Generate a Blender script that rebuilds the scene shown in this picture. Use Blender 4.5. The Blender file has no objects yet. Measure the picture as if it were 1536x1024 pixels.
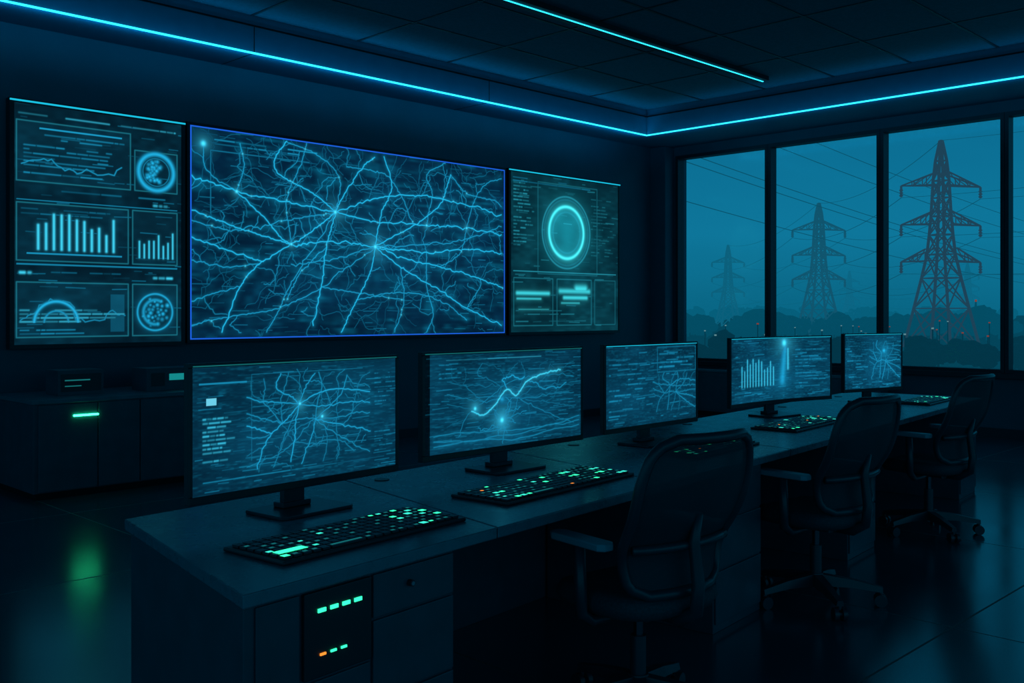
import bpy, math, random, bmesh
import numpy as np
from mathutils import Vector, Matrix
random.seed(4)
scene = bpy.context.scene
EYE = 1.42
CS, SN = 0.7103, 0.7039          # heading of the camera relative to the room axes
F = 1480.4

# ------------------------------------------------------------------ materials
def new_mat(name):
    m = bpy.data.materials.new(name); m.use_nodes = True
    nt = m.node_tree
    return m, nt, nt.nodes["Principled BSDF"]

def pbr(name, col, rough=0.5, metal=0.0, noise=0.0, scale=8.0, bump=0.0, spec=0.5, rvar=0.0):
    m, nt, b = new_mat(name)
    b.inputs["Roughness"].default_value = rough
    b.inputs["Metallic"].default_value = metal
    b.inputs["Specular IOR Level"].default_value = spec
    tc = nt.nodes.new("ShaderNodeTexCoord")
    nz = nt.nodes.new("ShaderNodeTexNoise"); nz.inputs["Scale"].default_value = scale
    nz.inputs["Detail"].default_value = 4
    nt.links.new(tc.outputs["Object"], nz.inputs["Vector"])
    rp = nt.nodes.new("ShaderNodeValToRGB")
    rp.color_ramp.elements[0].position = 0.3; rp.color_ramp.elements[1].position = 0.7
    rp.color_ramp.elements[0].color = tuple(c*(1-noise) for c in col)+(1,)
    rp.color_ramp.elements[1].color = tuple(c*(1+noise) for c in col)+(1,)
    nt.links.new(nz.outputs["Fac"], rp.inputs["Fac"])
    nt.links.new(rp.outputs["Color"], b.inputs["Base Color"])
    if rvar:
        mr = nt.nodes.new("ShaderNodeMapRange")
        mr.inputs["To Min"].default_value = max(0.02, rough-rvar); mr.inputs["To Max"].default_value = rough+rvar
        nt.links.new(nz.outputs["Fac"], mr.inputs["Value"]); nt.links.new(mr.outputs["Result"], b.inputs["Roughness"])
    if bump:
        bp = nt.nodes.new("ShaderNodeBump"); bp.inputs["Strength"].default_value = bump
        bp.inputs["Distance"].default_value = 0.01
        nt.links.new(nz.outputs["Fac"], bp.inputs["Height"]); nt.links.new(bp.outputs["Normal"], b.inputs["Normal"])
    return m

def emis(name, col, strength, base=(0.005, 0.01, 0.012)):
    m, nt, b = new_mat(name)
    b.inputs["Base Color"].default_value = base+(1,)
    b.inputs["Emission Color"].default_value = col+(1,)
    b.inputs["Emission Strength"].default_value = strength
    return m

def haze_mat(name, col, glow):  # air haze painted in as a bluish self-glow, there is no volume
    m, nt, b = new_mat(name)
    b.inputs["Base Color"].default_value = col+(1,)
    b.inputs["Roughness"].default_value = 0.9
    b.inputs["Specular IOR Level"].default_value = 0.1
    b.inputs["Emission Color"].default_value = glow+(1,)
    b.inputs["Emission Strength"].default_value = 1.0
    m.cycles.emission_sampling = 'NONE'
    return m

M_wall = pbr("wall_paint", (0.034, 0.104, 0.145), 0.55, noise=0.08, scale=2.5, bump=0.03)
M_ceil = pbr("ceiling_tile", (0.06, 0.14, 0.19), 0.8, noise=0.12, scale=30, bump=0.1)
M_grid = pbr("ceiling_tbar", (0.010, 0.025, 0.034), 0.5)
M_soff = pbr("soffit_paint", (0.07, 0.20, 0.29), 0.5, noise=0.05)
M_frame = pbr("window_frame_dark", (0.010, 0.028, 0.040), 0.45, metal=0.2)
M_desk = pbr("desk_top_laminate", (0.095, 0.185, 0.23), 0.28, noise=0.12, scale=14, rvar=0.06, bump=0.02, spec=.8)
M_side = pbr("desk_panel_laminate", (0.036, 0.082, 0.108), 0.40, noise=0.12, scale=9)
M_dark = pbr("dark_gap", (0.002, 0.004, 0.006), 0.8)
M_plast = pbr("black_plastic", (0.010, 0.020, 0.028), 0.35, noise=0.1)
M_foot = pbr("monitor_stand_metal", (0.03, 0.055, 0.070), 0.3, metal=0.6)
M_cloth = pbr("chair_fabric", (0.024, 0.046, 0.060), 0.75, noise=0.3, scale=120, bump=0.2)
M_chpl = pbr("chair_plastic", (0.022, 0.044, 0.058), 0.32, noise=0.1)
M_arm = pbr("armrest_pad", (0.17, 0.30, 0.36), 0.38, noise=0.1)
M_chrome = pbr("chair_gas_lift", (0.05, 0.08, 0.10), 0.25, metal=0.9)
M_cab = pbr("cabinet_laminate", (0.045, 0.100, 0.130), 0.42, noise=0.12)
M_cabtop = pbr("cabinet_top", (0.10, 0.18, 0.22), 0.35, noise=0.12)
M_led = emis("led_cyan", (0.014, 0.44, 0.66), 4.0)
M_ledthin = emis("led_cyan_thin", (0.01, 0.50, 0.72), 1.1)
M_blue = emis("led_blue", (0.012, 0.12, 0.75), 1.0)
M_green = emis("led_green", (0.03, 0.9, 0.40), 1.9)
M_greenb = emis("led_green_strong", (0.02, 0.85, 0.32), 14.0)
M_teal = emis("key_teal", (0.04, 0.80, 0.62), 1.25)
M_dimteal = emis("key_dim_teal", (0.01, 0.20, 0.21), 0.7)
M_amber = emis("led_amber", (1.0, 0.28, 0.03), 1.3)
M_key = pbr("key_cap", (0.022, 0.042, 0.052), 0.35)
M_disp = emis("device_display", (0.01, 0.35, 0.36), 0.7)

# chair mesh back
M_mesh, nt, b = new_mat("chair_mesh_back")
b.inputs["Base Color"].default_value = (0.017, 0.035, 0.048, 1); b.inputs["Roughness"].default_value = 0.7
tc = nt.nodes.new("ShaderNodeTexCoord"); wv = nt.nodes.new("ShaderNodeTexWave")
wv.bands_direction = 'Z'; wv.inputs["Scale"].default_value = 60; nt.links.new(tc.outputs["Object"], wv.inputs["Vector"])
tr = nt.nodes.new("ShaderNodeBsdfTransparent"); mx = nt.nodes.new("ShaderNodeMixShader")
mr = nt.nodes.new("ShaderNodeMapRange"); mr.inputs["To Min"].default_value = 0.02; mr.inputs["To Max"].default_value = 0.12
nt.links.new(wv.outputs["Fac"], mr.inputs["Value"]); nt.links.new(mr.outputs["Result"], mx.inputs["Fac"])
nt.links.new(b.outputs[0], mx.inputs[1]); nt.links.new(tr.outputs[0], mx.inputs[2])
nt.links.new(mx.outputs[0], nt.nodes["Material Output"].inputs["Surface"])

# window glass
M_glass = bpy.data.materials.new("window_glass"); M_glass.use_nodes = True
nt = M_glass.node_tree; nt.nodes.clear()
out = nt.nodes.new("ShaderNodeOutputMaterial"); tr = nt.nodes.new("ShaderNodeBsdfTransparent")
tr.inputs[0].default_value = (0.95, 0.98, 1, 1)
gl = nt.nodes.new("ShaderNodeBsdfGlossy"); gl.inputs["Roughness"].default_value = 0.12
mx = nt.nodes.new("ShaderNodeMixShader"); mx.inputs["Fac"].default_value = 0.02
nt.links.new(tr.outputs[0], mx.inputs[1]); nt.links.new(gl.outputs[0], mx.inputs[2]); nt.links.new(mx.outputs[0], out.inputs[0])

# floor : large polished tiles with dark joints
M_floor, nt, b = new_mat("polished_floor_tiles")
tc = nt.nodes.new("ShaderNodeTexCoord"); sp = nt.nodes.new("ShaderNodeSeparateXYZ")
nt.links.new(tc.outputs["Object"], sp.inputs[0])
def mth(op, a, bb=None):
    n = nt.nodes.new("ShaderNodeMath"); n.operation = op
    if isinstance(a, (int, float)): n.inputs[0].default_value = a
    else: nt.links.new(a, n.inputs[0])
    if bb is not None:
        if isinstance(bb, (int, float)): n.inputs[1].default_value = bb
        else: nt.links.new(bb, n.inputs[1])
    return n.outputs[0]
T = 1.8
def joint(c, off):
    a = mth('ABSOLUTE', mth('SUBTRACT', mth('FRACT', mth('DIVIDE', mth('SUBTRACT', c, off), T)), 0.5))
    return mth('GREATER_THAN', a, 0.5-0.0030)
g = mth('MAXIMUM', joint(sp.outputs["X"], 4.56-18), joint(sp.outputs["Y"], 1.72-18))
nz = nt.nodes.new("ShaderNodeTexNoise"); nz.inputs["Scale"].default_value = 1.4; nz.inputs["Detail"].default_value = 5
nt.links.new(tc.outputs["Object"], nz.inputs["Vector"])
mr = nt.nodes.new("ShaderNodeMapRange"); mr.inputs["To Min"].default_value = 0.12; mr.inputs["To Max"].default_value = 0.26
nt.links.new(nz.outputs["Fac"], mr.inputs["Value"])
mix = nt.nodes.new("ShaderNodeMix"); mix.data_type = 'RGBA'
mix.inputs["A"].default_value = (0.036, 0.090, 0.120, 1); mix.inputs["B"].default_value = (0.002, 0.006, 0.008, 1)
nt.links.new(g, mix.inputs["Factor"]); nt.links.new(mix.outputs["Result"], b.inputs["Base Color"])
nt.links.new(mth('ADD', mr.outputs["Result"], mth('MULTIPLY', g, 0.5)), b.inputs["Roughness"])
b.inputs["IOR"].default_value = 3.0

# screens: emission read from colour data stored on the panel itself
M_scr = bpy.data.materials.new("screen_pixels"); M_scr.use_nodes = True
nt = M_scr.node_tree; nt.nodes.clear()
out = nt.nodes.new("ShaderNodeOutputMaterial"); em = nt.nodes.new("ShaderNodeEmission")
at = nt.nodes.new("ShaderNodeAttribute"); at.attribute_name = "Col"
em.inputs["Strength"].default_value = 1.0
nt.links.new(at.outputs["Color"], em.inputs["Color"]); nt.links.new(em.outputs[0], out.inputs[0])
M_scr.cycles.emission_sampling = 'NONE'

# ------------------------------------------------------------------ mesh builder
class MB:
    def __init__(self): self.v = []; self.f = []; self.m = []; self.mats = []; self.sm = []
    def mi(self, mat):
        if mat not in self.mats: self.mats.append(mat)
        return self.mats.index(mat)
    def add(self, vs, fs, mat, M=None, smooth=False):
        o = len(self.v); k = self.mi(mat)
        for p in vs:
            p = Vector(p)
            self.v.append(tuple(M @ p) if M else tuple(p))
        for f in fs: self.f.append(tuple(i+o for i in f)); self.m.append(k); self.sm.append(smooth)
    def box(self, x0, x1, y0, y1, z0, z1, mat, M=None):
        vs = [(x, y, z) for z in (z0, z1) for y in (y0, y1) for x in (x0, x1)]
        self.add(vs, [(0, 2, 3, 1), (4, 5, 7, 6), (0, 1, 5, 4), (2, 6, 7, 3), (0, 4, 6, 2), (1, 3, 7, 5)], mat, M)
    def prism(self, poly, z0, z1, mat):
        n = len(poly)
        vs = [(x, y, z0) for x, y in poly]+[(x, y, z1) for x, y in poly]
        fs = [tuple(range(n))[::-1], tuple(range(n, 2*n))]+[(i, (i+1) % n, n+(i+1) % n, n+i) for i in range(n)]
        self.add(vs, fs, mat)
    def cyl(self, p, q, r, mat, r2=None, seg=12, smooth=True):
        p = Vector(p); q = Vector(q); r2 = r if r2 is None else r2
        d = (q-p).normalized(); a = d.orthogonal().normalized(); c = d.cross(a)
        vs = []
        for k in range(seg):
            t = 2*math.pi*k/seg; o = a*math.cos(t)+c*math.sin(t); vs.append(p+o*r)
        for k in range(seg):
            t = 2*math.pi*k/seg; o = a*math.cos(t)+c*math.sin(t); vs.append(q+o*r2)
        self.add(vs, [(k, (k+1) % seg, seg+(k+1) % seg, seg+k) for k in range(seg)], mat, smooth=smooth)
        self.add(vs, [tuple(range(seg))[::-1], tuple(range(seg, 2*seg))], mat)
    def beam(self, p, q, w, mat): self.cyl(p, q, w/1.414, mat, seg=4, smooth=False)
    def tube(self, pts, r, mat, seg=8, closed=False):
        pts = [Vector(p) for p in pts]; n = len(pts); vs = []; prev = None
        for i, p in enumerate(pts):
            a = pts[(i+1) % n] if (closed or i < n-1) else pts[i]
            bq = pts[i-1] if (closed or i > 0) else pts[i]
            d = (a-bq).normalized()
            if prev is None: u = d.orthogonal().normalized()
            else:
                u = prev-d*prev.dot(d); u.normalize()
            prev = u; w = d.cross(u)
            rr = r[i] if isinstance(r, (list, tuple)) else r
            for k in range(seg):
                t = 2*math.pi*k/seg; vs.append(p+(u*math.cos(t)+w*math.sin(t))*rr)
        fs = []
        for i in range(n if closed else n-1):
            j = (i+1) % n
            for k in range(seg): fs.append((i*seg+k, i*seg+(k+1) % seg, j*seg+(k+1) % seg, j*seg+k))
        if not closed: fs += [tuple(range(seg))[::-1], tuple(range((n-1)*seg, n*seg))]
        self.add(vs, fs, mat, smooth=True)
    def obj(self, name, parent=None, loc=(0, 0, 0), rot=0, bevel=0):
        me = bpy.data.meshes.new(name); me.from_pydata(self.v, [], self.f)
        for mt in self.mats: me.materials.append(mt)
        me.polygons.foreach_set("material_index", self.m); me.polygons.foreach_set("use_smooth", self.sm)
        me.update()
        o = bpy.data.objects.new(name, me); scene.collection.objects.link(o)
        o.location = loc; o.rotation_euler[2] = rot
        if parent: o.parent = parent
        if bevel:
            bv = o.modifiers.new("bevel", 'BEVEL'); bv.width = bevel; bv.segments = 2
            bv.limit_method = 'ANGLE'; bv.angle_limit = math.radians(50)
        return o

def empty(name, loc=(0, 0, 0), rot=0):
    o = bpy.data.objects.new(name, None); scene.collection.objects.link(o)
    o.empty_display_size = 0.2; o.location = loc; o.rotation_euler[2] = rot
    return o

# ------------------------------------------------------------------ room shell (walls behind the viewer left out so sky light fills the room)
XW, YW, ZC = 11.86, 8.70, 4.15
X0, Y0 = -3.0, -3.5
def simple(name, boxes, bevel=0, parent=None):
    mb = MB()
    for bx in boxes: mb.box(*bx)
    return mb.obj(name, bevel=bevel, parent=parent)
simple("floor", [(X0-.2, XW+.2, Y0-.2, YW+.2, -.1, 0, M_floor)])
simple("ceiling", [(X0-.2, XW+.2, Y0-.2, YW+.2, ZC, ZC+.15, M_ceil)])
simple("wall_back", [(X0-.2, XW+.2, YW, YW+.2, 0, ZC, M_wall)])
WY = [8.39, 6.89, 5.34, 3.895, 2.4, 0.9, -0.6, -2.1]
SILL, HEAD = 0.72, 3.68
simple("wall_right", [(XW, XW+.25, Y0, YW, 0, SILL, M_wall), (XW, XW+.25, Y0, YW, HEAD, ZC, M_wall),
                      (XW, XW+.25, WY[0], YW, SILL, HEAD, M_wall), (XW, XW+.25, Y0, WY[-1], SILL, HEAD, M_wall)])
for i in range(len(WY)-1):
    a, c = WY[i+1], WY[i]; mb = MB(); w = 0.045; e = 0.002
    mb.box(XW-.03, XW+.12, a+e, a+w, SILL+e, HEAD-e, M_frame); mb.box(XW-.03, XW+.12, c-w, c-e, SILL+e, HEAD-e, M_frame)
    mb.box(XW-.03, XW+.12, a+w, c-w, SILL+e, SILL+.05, M_frame); mb.box(XW-.03, XW+.12, a+w, c-w, HEAD-.05, HEAD-e, M_frame)
    mb.box(XW+.05, XW+.056, a+w, c-w, SILL+.05, HEAD-.05, M_glass)
    mb.obj("window_%d" % (i+1))
simple("trim_sill", [(XW-.10, XW-.031, Y0+.01, WY[0]+.05, SILL-.05, SILL+.01, M_frame)], .004)
simple("trim_pillar", [(XW-.22, XW-.001, 8.43, YW-.001, 0, 3.809, M_wall)], .006)
simple("baseboard_back", [(X0, XW-.23, YW-.02, YW-.001, 0, .10, M_frame)])
simple("baseboard_right", [(XW-.02, XW-.001, Y0, 8.42, 0, .10, M_frame)])
# soffits with LED strips
SY, SX, SZ = 8.10, 10.76, 3.81
sof_b = simple("trim_soffit_back", [(X0, XW-.001, SY, YW-.001, SZ, ZC-.001, M_soff)])
sof_r = simple("trim_soffit_right", [(SX, XW-.001, Y0, SY-.001, SZ, ZC-.001, M_soff)])
simple("shadow_gap", [(X0, SX-.012, SY-.012, SY-.001, ZC-.10, ZC-.085, M_dark)]
       + [(x, x+.008, SY-.002, SY-.0005, SZ+.006, ZC-.10, M_dark) for x in (-1.2, 1.8, 4.79, 7.8)]
       + [(x, x+.008, SY+.01, YW-.002, SZ-.002, SZ-.0005, M_dark) for x in (-1.2, 1.8, 4.79, 7.8)], parent=sof_b)
simple("shadow_gap", [(SX-.012, SX-.001, Y0, SY-.012, ZC-.10, ZC-.085, M_dark)], parent=sof_r)
simple("led_strip", [(X0+.01, SX+.006, SY-.009, SY+.005, SZ-.010, SZ+.004, M_led)], parent=sof_b)
simple("led_strip", [(SX-.009, SX+.005, Y0+.01, SY-.010, SZ-.010, SZ+.004, M_led)], parent=sof_r)
# wall-washing rows of the LED profile: narrow one-sided lamps grazing soffit face, underside and wall
def strip_lamp(name, p, q, direction, power, width=.03, col=(.0, .45, 1.0)):
    L = bpy.data.lights.new(name, 'AREA'); L.shape = 'RECTANGLE'; L.color = col; L.energy = power
    p = Vector(p); q = Vector(q); L.size = (q-p).length; L.size_y = width
    o = bpy.data.objects.new(name, L); scene.collection.objects.link(o); o.location = (p+q)/2
    zax = -Vector(direction).normalized(); xax = (q-p).normalized(); yax = zax.cross(xax)
    o.rotation_euler = Matrix((xax, yax, zax)).transposed().to_euler()
    return o
strip_lamp("led_washer", (X0+.1, SY-.005, SZ-.07), (SX, SY-.005, SZ-.07), (0, 1, 1.6), 17)
strip_lamp("led_washer", (SX-.005, Y0+.1, SZ-.07), (SX-.005, SY, SZ-.07), (1, 0, 1.6), 7)
strip_lamp("led_washer", (X0+.1, SY-.10, SZ-.02), (SX-.1, SY-.10, SZ-.02), (0, .5, 1), 3.5)
strip_lamp("led_washer", (SX-.10, Y0+.1, SZ-.02), (SX-.10, SY-.1, SZ-.02), (.5, 0, 1), 2.5)
# linear ceiling luminaire
mb = MB()
mb.box(1.0, 10.21, 5.93, 6.09, ZC-.05, ZC-.001, M_grid)
mb.box(1.0, 10.20, 5.994, 6.006, ZC-.056, ZC-.05, M_led)
mb.obj("linear_ceiling_light")
# ceiling T-bar grid
mb = MB()
x = SX-1.2
while x > X0: mb.box(x-.014, x+.014, Y0, SY-.02, ZC-.006, ZC-.001, M_grid); x -= 1.2
y = SY-0.9
while y > Y0:
    mb.box(X0, SX-.02, y-.014, y+.014, ZC-.0065, ZC-.0012, M_grid); y -= 0.9
mb.obj("trim_ceiling_grid")

# ------------------------------------------------------------------ raster canvas (drawn content of displays)
class Canvas:
    def __init__(s, W, H, nx, ny, seed=0):
        s.W, s.H, s.nx, s.ny = W, H, nx, ny
        s.xs = np.linspace(0, W, nx); s.ys = np.linspace(0, H, ny)
        s.bg = np.zeros((ny, nx, 3)); s.L = np.zeros((ny, nx, 3)); s.rng = np.random.default_rng(seed)
    def noise(s, gx, gy):
        g = s.rng.random((gy+2, gx+2))
        u = np.linspace(0, gx, s.nx); v = np.linspace(0, gy, s.ny)
        iu = u.astype(int); iv = v.astype(int); fu = u-iu; fv = v-iv
        fu = fu*fu*(3-2*fu); fv = fv*fv*(3-2*fv)
        a = g[np.ix_(iv, iu)]*(1-fu)+g[np.ix_(iv, iu+1)]*fu
        c = g[np.ix_(iv+1, iu)]*(1-fu)+g[np.ix_(iv+1, iu+1)]*fu
        return a*(1-fv)[:, None]+c*fv[:, None]
    def _sub(s, x0, x1, y0, y1):
        i0 = max(0, np.searchsorted(s.xs, x0)); i1 = min(s.nx, np.searchsorted(s.xs, x1)+1)
        j0 = max(0, np.searchsorted(s.ys, y0)); j1 = min(s.ny, np.searchsorted(s.ys, y1)+1)
        return i0, i1, j0, j1
    def put(s, i0, i1, j0, j1, I, col):
        v = I[..., None]*np.array(col); s.L[j0:j1, i0:i1] = np.maximum(s.L[j0:j1, i0:i1], v)
    def seg(s, p, q, w, col, g=0, gi=.3):
        m = max(2.5*w, 4*g)
        i0, i1, j0, j1 = s._sub(min(p[0], q[0])-m, max(p[0], q[0])+m, min(p[1], q[1])-m, max(p[1], q[1])+m)
        if i1 <= i0 or j1 <= j0: return
        X, Y = np.meshgrid(s.xs[i0:i1], s.ys[j0:j1]); dx, dy = q[0]-p[0], q[1]-p[1]; L2 = dx*dx+dy*dy+1e-12
        t = np.clip(((X-p[0])*dx+(Y-p[1])*dy)/L2, 0, 1)
        d = np.hypot(X-p[0]-t*dx, Y-p[1]-t*dy); I = np.exp(-(d/w)**2)
        if g: I = I+gi*np.exp(-d/g)*(d < m)
        s.put(i0, i1, j0, j1, I, col)
    def poly(s, pts, w, col, g=0, gi=.3):
        for a, c in zip(pts[:-1], pts[1:]): s.seg(a, c, w, col, g, gi)
    def smooth(s, pts, n=6):
        P = [np.array(p, float) for p in pts]; P = [2*P[0]-P[1]]+P+[2*P[-1]-P[-2]]; o = []
        for i in range(1, len(P)-2):
            for k in range(n):
                t = k/n; a, b_, c, d = P[i-1:i+3]
                o.append(.5*((2*b_)+(c-a)*t+(2*a-5*b_+4*c-d)*t*t+(-a+3*b_-3*c+d)*t**3))
        return o+[P[-2]]
    def jag(s, pts, amp=.10, lev=3):
        pts = [np.array(p, float) for p in pts]
        for _ in range(lev):
            o = [pts[0]]
            for a, c in zip(pts[:-1], pts[1:]):
                d = c-a; n = np.array([-d[1], d[0]]); o += [(a+c)/2+n*s.rng.normal()*amp, c]
            pts = o
        return pts
    def rect(s, x0, x1, y0, y1, col):
        i0, i1, j0, j1 = s._sub(x0, x1, y0, y1)
        if i1 > i0 and j1 > j0: s.put(i0, i1, j0, j1, np.ones((j1-j0, i1-i0)), col)
    def frame(s, x0, x1, y0, y1, w, col):
        s.poly([(x0, y0), (x1, y0), (x1, y1), (x0, y1), (x0, y0)], w, col)
    def dot(s, x, y, r, col, g=0, gi=.5): s.seg((x, y), (x+1e-4, y), r, col, g, gi)
    def ring(s, x, y, r, w, col, g=0, gi=.3, a0=0, a1=2*math.pi):
        m = r+max(3*w, 4*g); i0, i1, j0, j1 = s._sub(x-m, x+m, y-m, y+m)
        X, Y = np.meshgrid(s.xs[i0:i1], s.ys[j0:j1]); rr = np.hypot(X-x, Y-y); d = np.abs(rr-r)
        an = np.mod(np.arctan2(Y-y, X-x)-a0, 2*math.pi); I = np.exp(-(d/w)**2)
        if g: I = I+gi*np.exp(-d/g)
        s.put(i0, i1, j0, j1, I*(an <= (a1-a0)), col)
    def text(s, x0, x1, y0, y1, rows, col, h=None, fill=.75, var=.75):
        dy = (y1-y0)/rows; h = h or dy*.4
        for r in range(rows):
            y = y0+(r+.3)*dy; x = x0
            if s.rng.random() < .15: continue
            end = x0+(x1-x0)*s.rng.uniform(.45, 1)
            while x < end:
                l = s.rng.uniform(.15, 1)**1.3*(x1-x0)*.30
                if s.rng.random() < fill:
                    k = 1-var*s.rng.random(); s.seg((x, y), (min(x+l, x1), y), h*.55, tuple(c*k for c in col))
                x += l+h*1.6
    def bars(s, x0, x1, y0, h, n, col):
        for i in range(n):
            x = x0+(i+.5)*(x1-x0)/n; hh = h*s.rng.uniform(.45, 1); w = (x1-x0)/n*.16
            s.seg((x, y0), (x, y0+hh), w, col, w*1.2, .25)
    def streaks(s, n, col, lmax=.2, w=.002):
        for _ in range(n):
            x = s.rng.random()*s.W; y = s.rng.random()*s.H; k = s.rng.random()**2; l = s.rng.uniform(.02, lmax)*s.W
            s.seg((x, y), (x+l, y+s.rng.normal()*.02*l), w, tuple(c*k for c in col))
    def panel(s, name, parent, loc=(0, 0, 0), curve=None):
        C = s.bg+s.L
        C = C/(1+np.maximum(C-0.75, 0)*.4)
        nx, ny = s.nx, s.ny
        X, Z = np.meshgrid(s.xs-s.W/2, s.ys)
        Yc = np.zeros_like(X) if curve is None else curve(X)
        co = np.stack([X, Yc, Z], -1).reshape(-1, 3).astype(np.float32)
        idx = np.arange(nx*ny).reshape(ny, nx)
        q = np.stack([idx[:-1, :-1], idx[:-1, 1:], idx[1:, 1:], idx[1:, :-1]], -1).reshape(-1, 4)
        me = bpy.data.meshes.new(name); me.vertices.add(len(co)); me.vertices.foreach_set("co", co.ravel())
        me.loops.add(q.size); me.loops.foreach_set("vertex_index", q.ravel().astype(np.int32))
        me.polygons.add(len(q)); me.polygons.foreach_set("loop_start", np.arange(0, q.size, 4, dtype=np.int32))
        me.update(calc_edges=True)
        ca = me.color_attributes.new("Col", 'FLOAT_COLOR', 'POINT')
        rgba = np.ones((nx*ny, 4), np.float32); rgba[:, :3] = C.reshape(-1, 3); ca.data.foreach_set("color", rgba.ravel())
        me.materials.append(M_scr)
        o = bpy.data.objects.new(name, me); scene.collection.objects.link(o); o.parent = parent; o.location = loc
        return o

CY = (0.012, 0.40, 0.70); CYB = (0.05, 0.66, 0.95); TE = (0.02, 0.33, 0.44)
def sc(c, k): return tuple(a*k for a in c)

# ------------------------------------------------------------------ wall displays
YD = 8.62
def plan(px, py, x0, z0):
    """survey of the drawn artwork: direction of sight -> metres on the display plane"""
    r = (px-768)/F; D = YD/(SN-r*CS)
    return (D*(CS+SN*r)-x0, EYE+(468-py)*D/F-z0)
def display(name, x0, x1, z0, z1, cv, edge):
    root = empty(name, ((x0+x1)/2, YD, z0))
    W = x1-x0; H = z1-z0; mb = MB(); b = .035
    mb.box(-W/2-b, W/2+b, .004, YW-YD-.001, -b, H+b, M_plast)
    mb.box(-W/2-b, -W/2, -.012, .004, -b, H+b, M_plast); mb.box(W/2, W/2+b, -.012, .004, -b, H+b, M_plast)
    mb.box(-W/2, W/2, -.012, .004, -b, 0, M_plast); mb.box(-W/2, W/2, -.012, .004, H, H+b, M_plast)
    mb.obj("housing", root)
    mb = MB()
    if edge == 'blue':
        t = .006
        mb.box(-W/2, W/2, -.016, -.0125, H-t, H+t, M_blue); mb.box(-W/2, W/2, -.016, -.0125, -t, t, M_blue)
        mb.box(-W/2-t, -W/2+t, -.016, -.0125, -t, H+t, M_blue); mb.box(W/2-t, W/2+t, -.016, -.0125, -t, H+t, M_blue)
    else:
        mb.box(-W/2-b, W/2+b, -.018, -.0125, H+.010, H+.024, M_ledthin)
    mb.obj("edge_light", root)
    cv.panel("screen", root)
    return root

# main network map
x0, x1, z0, z1 = 4.43, 8.55, 1.17, 3.16
cv = Canvas(x1-x0, z1-z0, 820, 396, 5)
n = .5*cv.noise(9, 5)+.3*cv.noise(24, 14)+.2*cv.noise(60, 60)
n2 = cv.noise(14, 60)*cv.noise(40, 22)
cen = np.exp(-(((cv.xs[None, :]-2.6)/1.5)**2+((cv.ys[:, None]-1.05)/.8)**2))
cv.bg = (np.array([.0006, .010, .028])+(n**2)[..., None]*np.array([.001, .024, .058])
         + (n2**1.8)[..., None]*np.array([.001, .095, .16])+cen[..., None]*np.array([.001, .014, .032]))
P = lambda L: [plan(a, c, x0, z0) for a, c in L]
roads = [
 [(287,262),(355,287),(430,302),(503,318),(563,332),(640,338),(700,342),(752,352)],
 [(355,287),(400,330),(437,366),(500,362),(563,370),(640,378),(700,374),(752,380)],
 [(503,318),(520,285),(545,250),(562,236)], [(503,318),(470,290),(420,262),(412,240),(430,212)],
 [(503,318),(490,370),(482,430),(470,488)], [(563,370),(555,410),(535,450),(512,498)],
 [(563,370),(600,400),(650,430),(700,462),(752,488)], [(563,370),(610,388),(660,400),(720,418),(754,432)],
 [(563,370),(572,320),(588,280),(576,235)], [(563,370),(620,338),(660,306),(676,262)],
 [(503,318),(470,345),(437,366),(390,395),(360,430),(333,498)], [(287,315),(340,335),(390,352),(437,366)],
 [(287,355),(350,378),(395,392)], [(503,318),(560,298),(620,293),(680,302),(752,322)],
 [(355,287),(366,250),(360,215)], [(563,370),(500,388),(437,396)],
 [(600,400),(606,450),(592,498)], [(535,450),(600,438),(660,450),(700,480)], [(640,338),(648,290),(640,262),(668,245)],
 [(700,342),(712,300),(730,275),(752,268)], [(287,488),(360,472),(420,462),(482,430),(563,370)],
 [(400,498),(420,462),(440,420),(503,318)], [(563,370),(680,362),(752,340)], [(503,318),(430,330),(350,345),(287,330)],
 [(305,215),(310,255),(355,287)], [(676,262),(700,290),(740,300),(752,310)], [(430,212),(480,235),(510,270),(503,318)],
 [(360,430),(320,440),(287,452)], [(660,400),(690,380),(700,342)], [(490,370),(450,410),(430,450)],
 [(620,338),(600,290),(575,260),(520,250)], [(287,390),(340,400),(390,395)], [(437,366),(430,300),(450,250),(460,215)],
 [(700,462),(720,430),(720,418)], [(606,450),(540,440),(482,430)], [(640,378),(640,430),(650,470),(640,498)]]
NET = [[(a/(x1-x0), c/(z1-z0)) for a, c in P(r)] for r in roads]
allp = []
for i, r in enumerate(roads):
    pts = cv.jag(cv.smooth(P(r), 5), .09, 2); allp += pts
    k = 1.0 if i < 14 else .6
    cv.poly(pts, .0050 if i < 14 else .0042, sc(CY, 1.2*k), .017, .20)
for _ in range(150):
    p = allp[cv.rng.integers(len(allp))]; a = cv.rng.random()*6.28; l = cv.rng.uniform(.12, .5)
    q = p+np.array([math.cos(a), math.sin(a)*.8])*l; m = (p+q)/2+cv.rng.normal(size=2)*.05
    cv.poly(cv.jag([p, m, q], .10, 3), .0036, sc(CY, cv.rng.uniform(.25, .6)), .010, .2)
for _ in range(190):
    p = cv.rng.random(2)*np.array([cv.W, cv.H]); a = cv.rng.random()*6.28; l = cv.rng.uniform(.2, .7)
    q = p+np.array([math.cos(a), math.sin(a)])*l
    cv.poly(cv.jag([p, q], .12, 4), .0036, sc(CY, cv.rng.uniform(.10, .30)))
for (a, c, r, g) in [(503,318,.018,.06), (563,370,.018,.075), (355,287,.014,.03), (437,366,.012,.03), (305,215,.024,.05), (700,342,.010,.03),(640,338,.010,.03)]:
    xx, yy = plan(a, c, x0, z0); cv.dot(xx, yy, r, CYB, g, .5)
for p in [allp[cv.rng.integers(len(allp))] for _ in range(50)]: cv.dot(p[0], p[1], .008, sc(CYB, .7), .015)
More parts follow.
